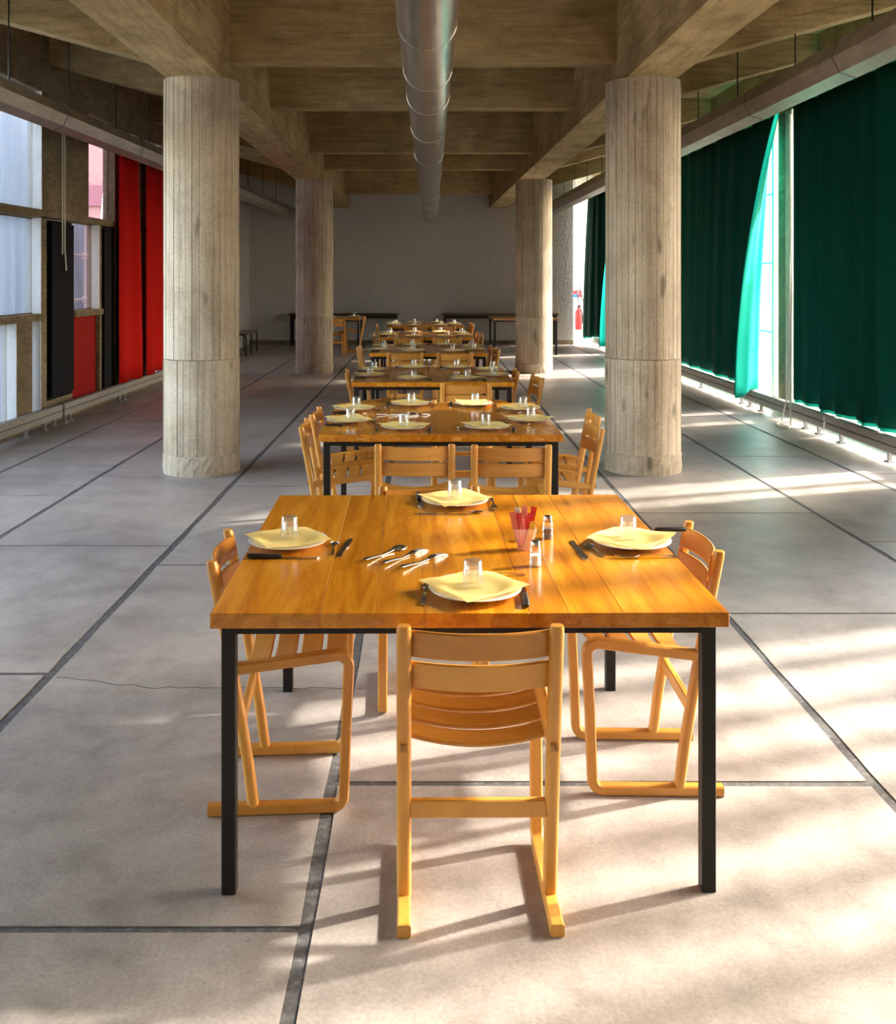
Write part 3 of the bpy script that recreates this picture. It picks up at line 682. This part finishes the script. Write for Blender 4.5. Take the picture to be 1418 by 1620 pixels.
handle_me = firstmat(MB().sweep([(0, -.105, .0075), (0, -.095, .0075), (0, -.05, .0075), (0, -.01, .007), (0, 0, .006)], (1,0,0), .019, .013, .3, .002).mesh('handle', True), M['blackhandle'])
def utensil_path(l=.19): return [(0, -l*.52, .003), (0, -l*.4, .004), (0, -l*.1, .009), (0, l*.12, .008), (0, l*.2, .005)]
def spoon_mesh(s=1.0):
    mb = MB(); P = utensil_path(.19)
    for (a, b), (w0, w1) in zip(zip(P, P[1:]), ((.017, .014), (.014, .007), (.007, .006), (.006, .009))):
        mb.rings([[(-w/2, p[1], p[2]), (w/2, p[1], p[2]), (w/2, p[1], p[2]+.002), (-w/2, p[1], p[2]+.002)] for p, w in ((a, w0), (b, w1))])
    rings = []
    for q in range(9):
        t = q/8; y = .038 + .062*t; w = .021*math.sin(PI*(t*.93+.05))**.6; dep = .008*math.sin(PI*(t*.9+.05))
        rings.append([(w*math.cos(a), y, .009 - dep*math.sin(a)*1.0 + (0 if a <= PI else 0)) for a in [PI*k/8 for k in range(9)]])
    mb.rings(rings, closed=False, caps=False)
    me = mb.mesh('spoon', True); bm = bmesh.new(); bm.from_mesh(me); bmesh.ops.scale(bm, vec=(s, s, s), verts=bm.verts[:]); bm.to_mesh(me); bm.free()
    return firstmat(me, M['inox'])
def fork_mesh():
    mb = MB(); P = utensil_path(.19)
    for (a, b), (w0, w1) in zip(zip(P, P[1:]), ((.017, .014), (.014, .007), (.007, .006), (.006, .022))):
        mb.rings([[(-w/2, p[1], p[2]), (w/2, p[1], p[2]), (w/2, p[1], p[2]+.002), (-w/2, p[1], p[2]+.002)] for p, w in ((a, w0), (b, w1))])
    mb.rings([[(-.011, y, z), (.011, y, z), (.011, y, z+.002), (-.011, y, z+.002)] for y, z in ((.038, .005), (.055, .004))])
    for k in range(4):
        x = -.0093 + .0062*k
        mb.rings([[(x-.0016, y, z), (x+.0016, y, z), (x+.0016, y, z+.002), (x-.0016, y, z+.002)] for y, z in ((.054, .004), (.08, .005), (.1, .010))])
    return firstmat(mb.mesh('fork'), M['inox'])
spoon_me, small_spoon_me, fork_me = spoon_mesh(), spoon_mesh(.72), fork_mesh()
steel_blade = firstmat(MB().rings([[(-.009*w, y0, 0.0005), (.009*w, y0, 0.0005), (.009*w, y0, .0035), (-.009*w, y0, .0035)] for y0, w in ((-.1, .95), (-.02, .6), (0, .55), (.02, 1), (.09, 1), (.11, .3))]).mesh('table_knife'), M['inox'])
ZT = TZ + .0003
def thing(name, me, loc, rz, label, cat, group):
    o = link(name, me, None, None, loc, (0, 0, rz)); return tag(o, label, cat, group)
def knife(loc, rz, label, group):
    r = tag(empty('steak_knife', loc, rz), label, 'knife', group); link('handle', handle_me, None, r); link('blade', blade_me, None, r); return r
def tumbler(loc, rz, label, group):
    o = thing('tumbler', glass_me, loc, rz, label, 'glass', group); link('facet_band', facet_me, None, o); return o
def setting(x, y, rz, place, tname, seed, gdx=0, gdy=.01, nrot=None):
    r = random.Random(seed)
    gp = 'plates on the ' + tname
    thing('plate', plate_me, (x, y, ZT), r.uniform(0, 6), 'white plate with yellow napkin at the %s of the %s' % (place, tname), 'plate', gp)
    thing('napkin', napkins[seed % 5], (x, y, ZT+.001), rz + (nrot if nrot is not None else r.uniform(.2, .9)), 'yellow paper napkin at the %s of the %s' % (place, tname), 'napkin', 'napkins on the ' + tname)
    tumbler((x+gdx, y+gdy, ZT+.0158), r.uniform(0, 1), 'clear upturned glass at the %s of the %s' % (place, tname), 'glasses on the ' + tname)
def cutlery(x, y, rz, place, tname, seed, full):
    r = random.Random(seed+99); c, s = math.cos(rz), math.sin(rz)
    def w(a, b): return (x + a*c - b*s, y + a*s + b*c, ZT)
    at_ = 'at the %s of the %s' % (place, tname)
    knife(w(.15, -.02), rz + r.uniform(-.15, .15), 'black-handled knife ' + at_, 'knives on the ' + tname)
    if full:
        thing('fork', fork_me, w(-.15, -.01), rz + r.uniform(-.15, .15), 'steel fork ' + at_, 'fork', 'forks on the ' + tname)
        thing('dessert_spoon', small_spoon_me, w(.02, .155), rz + PI/2 + r.uniform(-.1, .1), 'small steel spoon ' + at_, 'spoon', 'small spoons on the ' + tname)
# nearest table, placed one by one
n0 = ORD[0]
setting(.157, 2.70, 0, 'near side', n0, 0, -.004, .03, .62)
setting(-.412, 3.19, RT, 'left side', n0, 1, 0, .035, .5)
setting(.684, 3.19, LF, 'right side', n0, 2, -.002, .034, .95)
setting(.144, 3.77, DN, 'far side', n0, 3, 0, .03, .5)
kg, fg, sg = 'knives on the ' + n0, 'forks on the ' + n0, 'small spoons on the ' + n0
knife((.287, 2.685, ZT), -.04, 'dark wooden-handled knife right of the near plate on the nearest table', kg)
knife((-.412, 3.04, ZT), -PI/2, 'black-handled knife in front of the left plate on the nearest table', kg)
knife((.80, 3.36, ZT), PI/2, 'black-handled knife behind the right plate on the nearest table', kg)
knife((.008, 3.82, ZT), PI+.05, 'black-handled knife left of the far plate on the nearest table', kg)
thing('table_knife', steel_blade, (-.228, 3.15, ZT), -.12, 'dark steel knife beside the small spoon right of the left plate', 'knife', kg)
thing('table_knife', steel_blade, (.506, 3.13, ZT), PI+.06, 'dark steel knife left of the right-hand plate on the nearest table', 'knife', kg)
thing('table_knife', steel_blade, (.10, 3.60, ZT), PI/2, 'steel knife lying before the far plate on the nearest table', 'knife', kg)
thing('fork', fork_me, (.024, 2.70, ZT), -.1, 'steel fork left of the near plate, tines under the napkin', 'fork', fg)
thing('fork', fork_me, (.70, 3.045, ZT), PI/2+.06, 'steel fork lying before the right-hand plate on the nearest table', 'fork', fg)
thing('fork', fork_me, (.285, 3.75, ZT), PI, 'steel fork right of the far plate on the nearest table', 'fork', fg)
thing('dessert_spoon', small_spoon_me, (-.262, 3.14, ZT), .02, 'small steel spoon right of the left plate on the nearest table', 'spoon', sg)
thing('dessert_spoon', small_spoon_me, (.555, 3.12, ZT), .2, 'small steel spoon left of the right-hand plate on the nearest table', 'spoon', sg)
thing('dessert_spoon', small_spoon_me, (.24, 2.865, ZT), PI/2, 'small steel spoon behind the near plate on the nearest table', 'spoon', sg)
thing('dessert_spoon', small_spoon_me, (.17, 3.62, ZT), -PI/2, 'small steel spoon before the far plate on the nearest table', 'spoon', sg)
def serving(me, name, loc, rz, label, group, cat):
    o = link(name, me, None, None, loc, (PI, .0, rz)); o.location.z = loc[2] + .013; o.scale = (1.05, 1.05, 1.05)
    return tag(o, label, cat, group)
gs = 'serving cutlery on the nearest table'
for k, (px, py) in enumerate(((610, 871), (640, 876), (670, 883))):
    d = 1580*(EYE-TZ)/(py+6-HY); X = (px-HX)/F*d
    serving(spoon_me if k == 0 else fork_me, 'serving_spoon' if k == 0 else 'serving_fork', (X, d, ZT), PI-.62-.04*k, ['large steel spoon lying upside down, farthest left of the three', 'large steel fork lying upside down between two others', 'large steel fork lying upside down, farthest right of the three'][k], gs, 'spoon' if k == 0 else 'fork')
# other tables of the row
def ring_places(): return [('near-side left place', -.19, -.465, UP), ('near-side right place', .275, -.465, UP), ('left-side nearer place', -.56+.0, -.225, RT), ('left-side farther place', -.56, .30, RT),
                            ('right-side nearer place', .535, -.20, LF), ('right-side farther place', .535, .29, LF), ('far-side left place', -.18, .60, DN), ('far-side right place', .24, .60, DN)]
for ti in range(1, 6):
    for k, (pl, dx, dy, rz) in enumerate(ring_places()):
        r = random.Random(ti*31+k); x, y = TX+dx+r.uniform(-.015, .015), TY[ti]+dy+r.uniform(-.02, .02)
        if abs(dx) > .5: x = TX + math.copysign(.535, dx)
        if dy > .5: y = TY[ti] + .53
        setting(x, y, rz, pl, ORD[ti], ti*8+k, r.uniform(-.015, .02), r.uniform(-.005, .03))
        cutlery(x, y, rz, pl, ORD[ti], ti*8+k, ti <= 2)
    if ti <= 3:
        for k in range(3):
            X, Y = TX-.29+.075*k, TY[ti]+.10-.03*k+.02*(k == 1)
            serving([fork_me, spoon_me, fork_me][k], ['serving_fork', 'serving_spoon', 'serving_fork'][k], (X, Y, ZT), PI-1.15+.1*k, ['large steel fork, leftmost of the bunch on the ', 'large steel spoon within the bunch on the ', 'large steel fork, rightmost of the bunch on the '][k] + ORD[ti], 'serving cutlery on the ' + ORD[ti], ['fork', 'spoon', 'fork'][k])
tn = 'table behind left column'
for k, (pl, dx, dy, rz) in enumerate([('near side', .1, -.5, UP), ('right-side nearer place', .5, -.2, LF), ('right-side farther place', .5, .35, LF), ('left side', -.5, -.15, RT)]):
    setting(T7[0]+dx, T7[1]+dy, rz, pl, tn, 70+k)

# sugar packets in a clear cup, salt and pepper
cx, cy = .337, 3.14
cup = tag(empty('sugar_cup', (cx, cy, ZT)), 'clear tapered cup holding sugar packets on the nearest table', 'cup')
def sq(s, z, t=0): return [(-s, -s, z), (s, -s, z), (s, s, z), (-s, s, z)]
part('wall', MB().rings([sq(.020, 0), sq(.037, .072), sq(.0355, .072), sq(.0188, .003)], True, True), M['acrylic'], cup)
pk = [(-.020, -.006, .115, -.24, .02, 'pk_pink', 'pink sugar packet bent over at the left of the cup'), (-.010, .010, .125, -.12, .05, 'pk_white', 'slim white and pink packet standing at the back left of the cup'), (-.006, -.008, .105, -.04, -.03, 'pk_pink', 'pale pink sugar packet at the front middle of the cup'),
      (.002, .006, .130, .02, .03, 'pk_pink', 'tall pink sugar packet in the middle of the cup'), (.006, -.006, .110, .10, -.02, 'pk_red', 'red sugar packet leaning right at the front of the cup'), (.012, .010, .130, .20, .04, 'pk_red', 'tall bright red sugar packet leaning right at the back of the cup'),
      (-.012, .0, .110, -.08, .08, 'pk_red', 'short red sugar packet among the left ones in the cup'), (.012, -.012, .085, .26, -.05, 'pk_yellow', 'yellow sugar packet at the front right of the cup'), (-.020, .008, .085, -.28, .05, 'pk_yellow', 'yellow sugar packet half hidden at the left of the cup')]
for dx, dy, L, tilt, tl2, m, lab in pk:
    mb = MB(); rings = []
    for q, (z, w, t) in enumerate(((0, .0085, .0006), (.008, .0085, .002), (L*.5, .009, .0038), (L-.012, .009, .002), (L-.006, .0092, .0005), (L, .0092, .0005))):
        rings.append([(-w, -t, z), (w, -t, z), (w, t, z), (-w, t, z)])
    mb.rings(rings)
    o = part('sugar_packet', mb, M[m], None, (cx+dx*.55, cy+dy*.8, ZT+.006), (tl2, tilt, random.uniform(-.5, .5)))
    tag(o, lab, 'packet', 'sugar packets in the cup')
    part('crimp', MB().box(-.0094, .0094, -.0009, .0009, L-.010, L-.008).box(-.0094, .0094, -.0009, .0009, .004, .006), M['pk_white'], o)
def shaker(x, y, fill, name, label):
    r = tag(empty(name, (x, y, ZT)), label, 'shaker', 'salt and pepper shakers')
    part('glass_body', MB().lathe([(.0005, 0), (.0165, 0), (.018, .003), (.018, .016), (.0163, .019), (.018, .022), (.018, .036), (.0163, .039), (.0175, .043), (.0165, .052), (.0135, .056), (.0005, .056)], 24), M['tumbler'], r, smooth=True)
    part('contents', MB().lathe([(.0005, .004), (.0145, .004), (.0148, .034), (.0005, .036)], 20), M[fill], r, smooth=True)
    part('cap', MB().lathe([(.0145, .055), (.015, .057), (.015, .070), (.0135, .0745), (.0005, .0765)], 24), M['inox'], r, smooth=True)
shaker(.428, 3.27, 'pepper', 'pepper_shaker', 'small glass pepper shaker with dark contents and steel cap')
shaker(.351, 2.96, 'salt', 'salt_shaker', 'small glass salt shaker with white contents and steel cap')

# ------------------------------------------------------------------ fire extinguisher and its sign on the bright wall
ex = tag(empty('fire_extinguisher', (3.93, 24.28, .0)), 'red fire extinguisher hung on the bright white wall at the far right', 'extinguisher')
part('cylinder', MB().lathe([(.02, .30), (.075, .30), (.085, .32), (.085, .70), (.07, .76), (.035, .80), (.03, .84), (.02, .84)], 24), M['ext_red'], ex, smooth=True)
part('valve', MB().box(-.03, .03, -.02, .02, .84, .88, .004).box(-.012, .11, -.012, .012, .88, .90, .003), M['rod'], ex)
part('hose', MB().tube([(.03, 0, .87), (.12, -.02, .95), (.02, -.03, 1.33), (-.04, -.03, 1.25), (-.02, -.05, 1.0), (.08, -.05, .7), (.09, -.06, .45)], .012, 8), M['rod'], ex, smooth=True)
part('bracket', MB().box(-.03, .03, .07, .12, .5, .6), M['rod'], ex)
sg_ = tag(empty('wall_sign', (3.92, 24.395, 1.08)), 'small red and blue safety sign above the fire extinguisher', 'sign')
part('board', MB().box(-.11, .11, -.006, 0, 0, .18), M['white_paint'], sg_)
part('red_print', MB().box(-.105, .105, -.009, -.0055, .082, .175).box(.005, .105, -.009, -.0055, .005, .078), M['sign_red'], sg_)
part('blue_print', MB().box(-.105, .0, -.009, -.0055, .005, .078), M['sign_blue'], sg_)
part('white_symbol', MB().box(-.02, .03, -.011, -.0085, .10, .15), M['white_paint'], sg_)

# ------------------------------------------------------------------ outside: ground, scaffold sheeting, courtyard wing
tag(part('ground', MB().box(-60, 60, -40, 90, -.6, -.4), M['ground']), kind='structure')
bd = tag(empty('courtyard_building', (-12, 27, -.4)), 'pinkish roughcast wing with concrete floor bands seen through the tinted window', 'building')
part('wall', MB().box(-9, 7.0, 0, .6, 0, 9), M['stucco_pink'], bd)
for z in (1.2, 3.9, 6.6): part('floor_band', MB().box(-9, 7.0, -.12, .02, z, z+.55), M['mauve'], bd)
for x in (-7, -4.2, -1.4, 1.4, 4.2):
    for z in (2.2, 4.9):
        w = part('window', MB().box(x, x+1.1, -.06, .02, z, z+1.1), M['fin'], bd); part('pane', MB().box(x+.07, x+1.03, -.07, -.055, z+.07, z+1.03), M['darkglass'], w)
def sheeting(y0, y1, x, z0, z1, seed, label):
    r = random.Random(seed); p = [r.uniform(0, 6) for _ in range(3)]
    o = part('scaffold_sheet', MB().grid(lambda u, v: (x + .05*math.sin(9*u*(y1-y0)+p[0]+.5*v) + .03*math.sin(17*u*(y1-y0)+p[1]), y0+(y1-y0)*u, z0+(z1-z0)*v + .03*math.sin(8*u+p[2])), 70, 8), M['sheet'], None, smooth=True)
    solid(o, .003); tag(o, label, 'sheet', 'white scaffold sheets outside')
sheeting(8.5, 14.7, -5.5, -.38, 5.5, 1, 'hazy white sheeting behind the large left windows')
sheeting(17.3, 18.2, -6.1, -.38, 5.5, 2, 'narrow white sheeting behind the small tinted window')
sc = tag(empty('scaffold', (-5.75, 17.35, -.4)), 'grey tube scaffold with couplers behind the small tinted window', 'scaffold')
for y in (0, 2.4): part('standard', MB().tube([(0, y, 0), (0, y, 7)], .03, 10), M['scaffold'], sc, smooth=True)
for z in (1.6, 2.35, 4.4): part('ledger', MB().tube([(.05, -1.0, z), (.05, 3.2, z)], .026, 10), M['scaffold'], sc, smooth=True)
part('brace', MB().tube([(-.06, .25, .3), (-.06, 1.2, 3.6)], .024, 10), M['white_paint'], sc, smooth=True)
for z in (1.6, 2.35): part('coupler', MB().box(-.05, .08, -.06, .06, z-.06, z+.06, .01), M['scaffold'], sc)
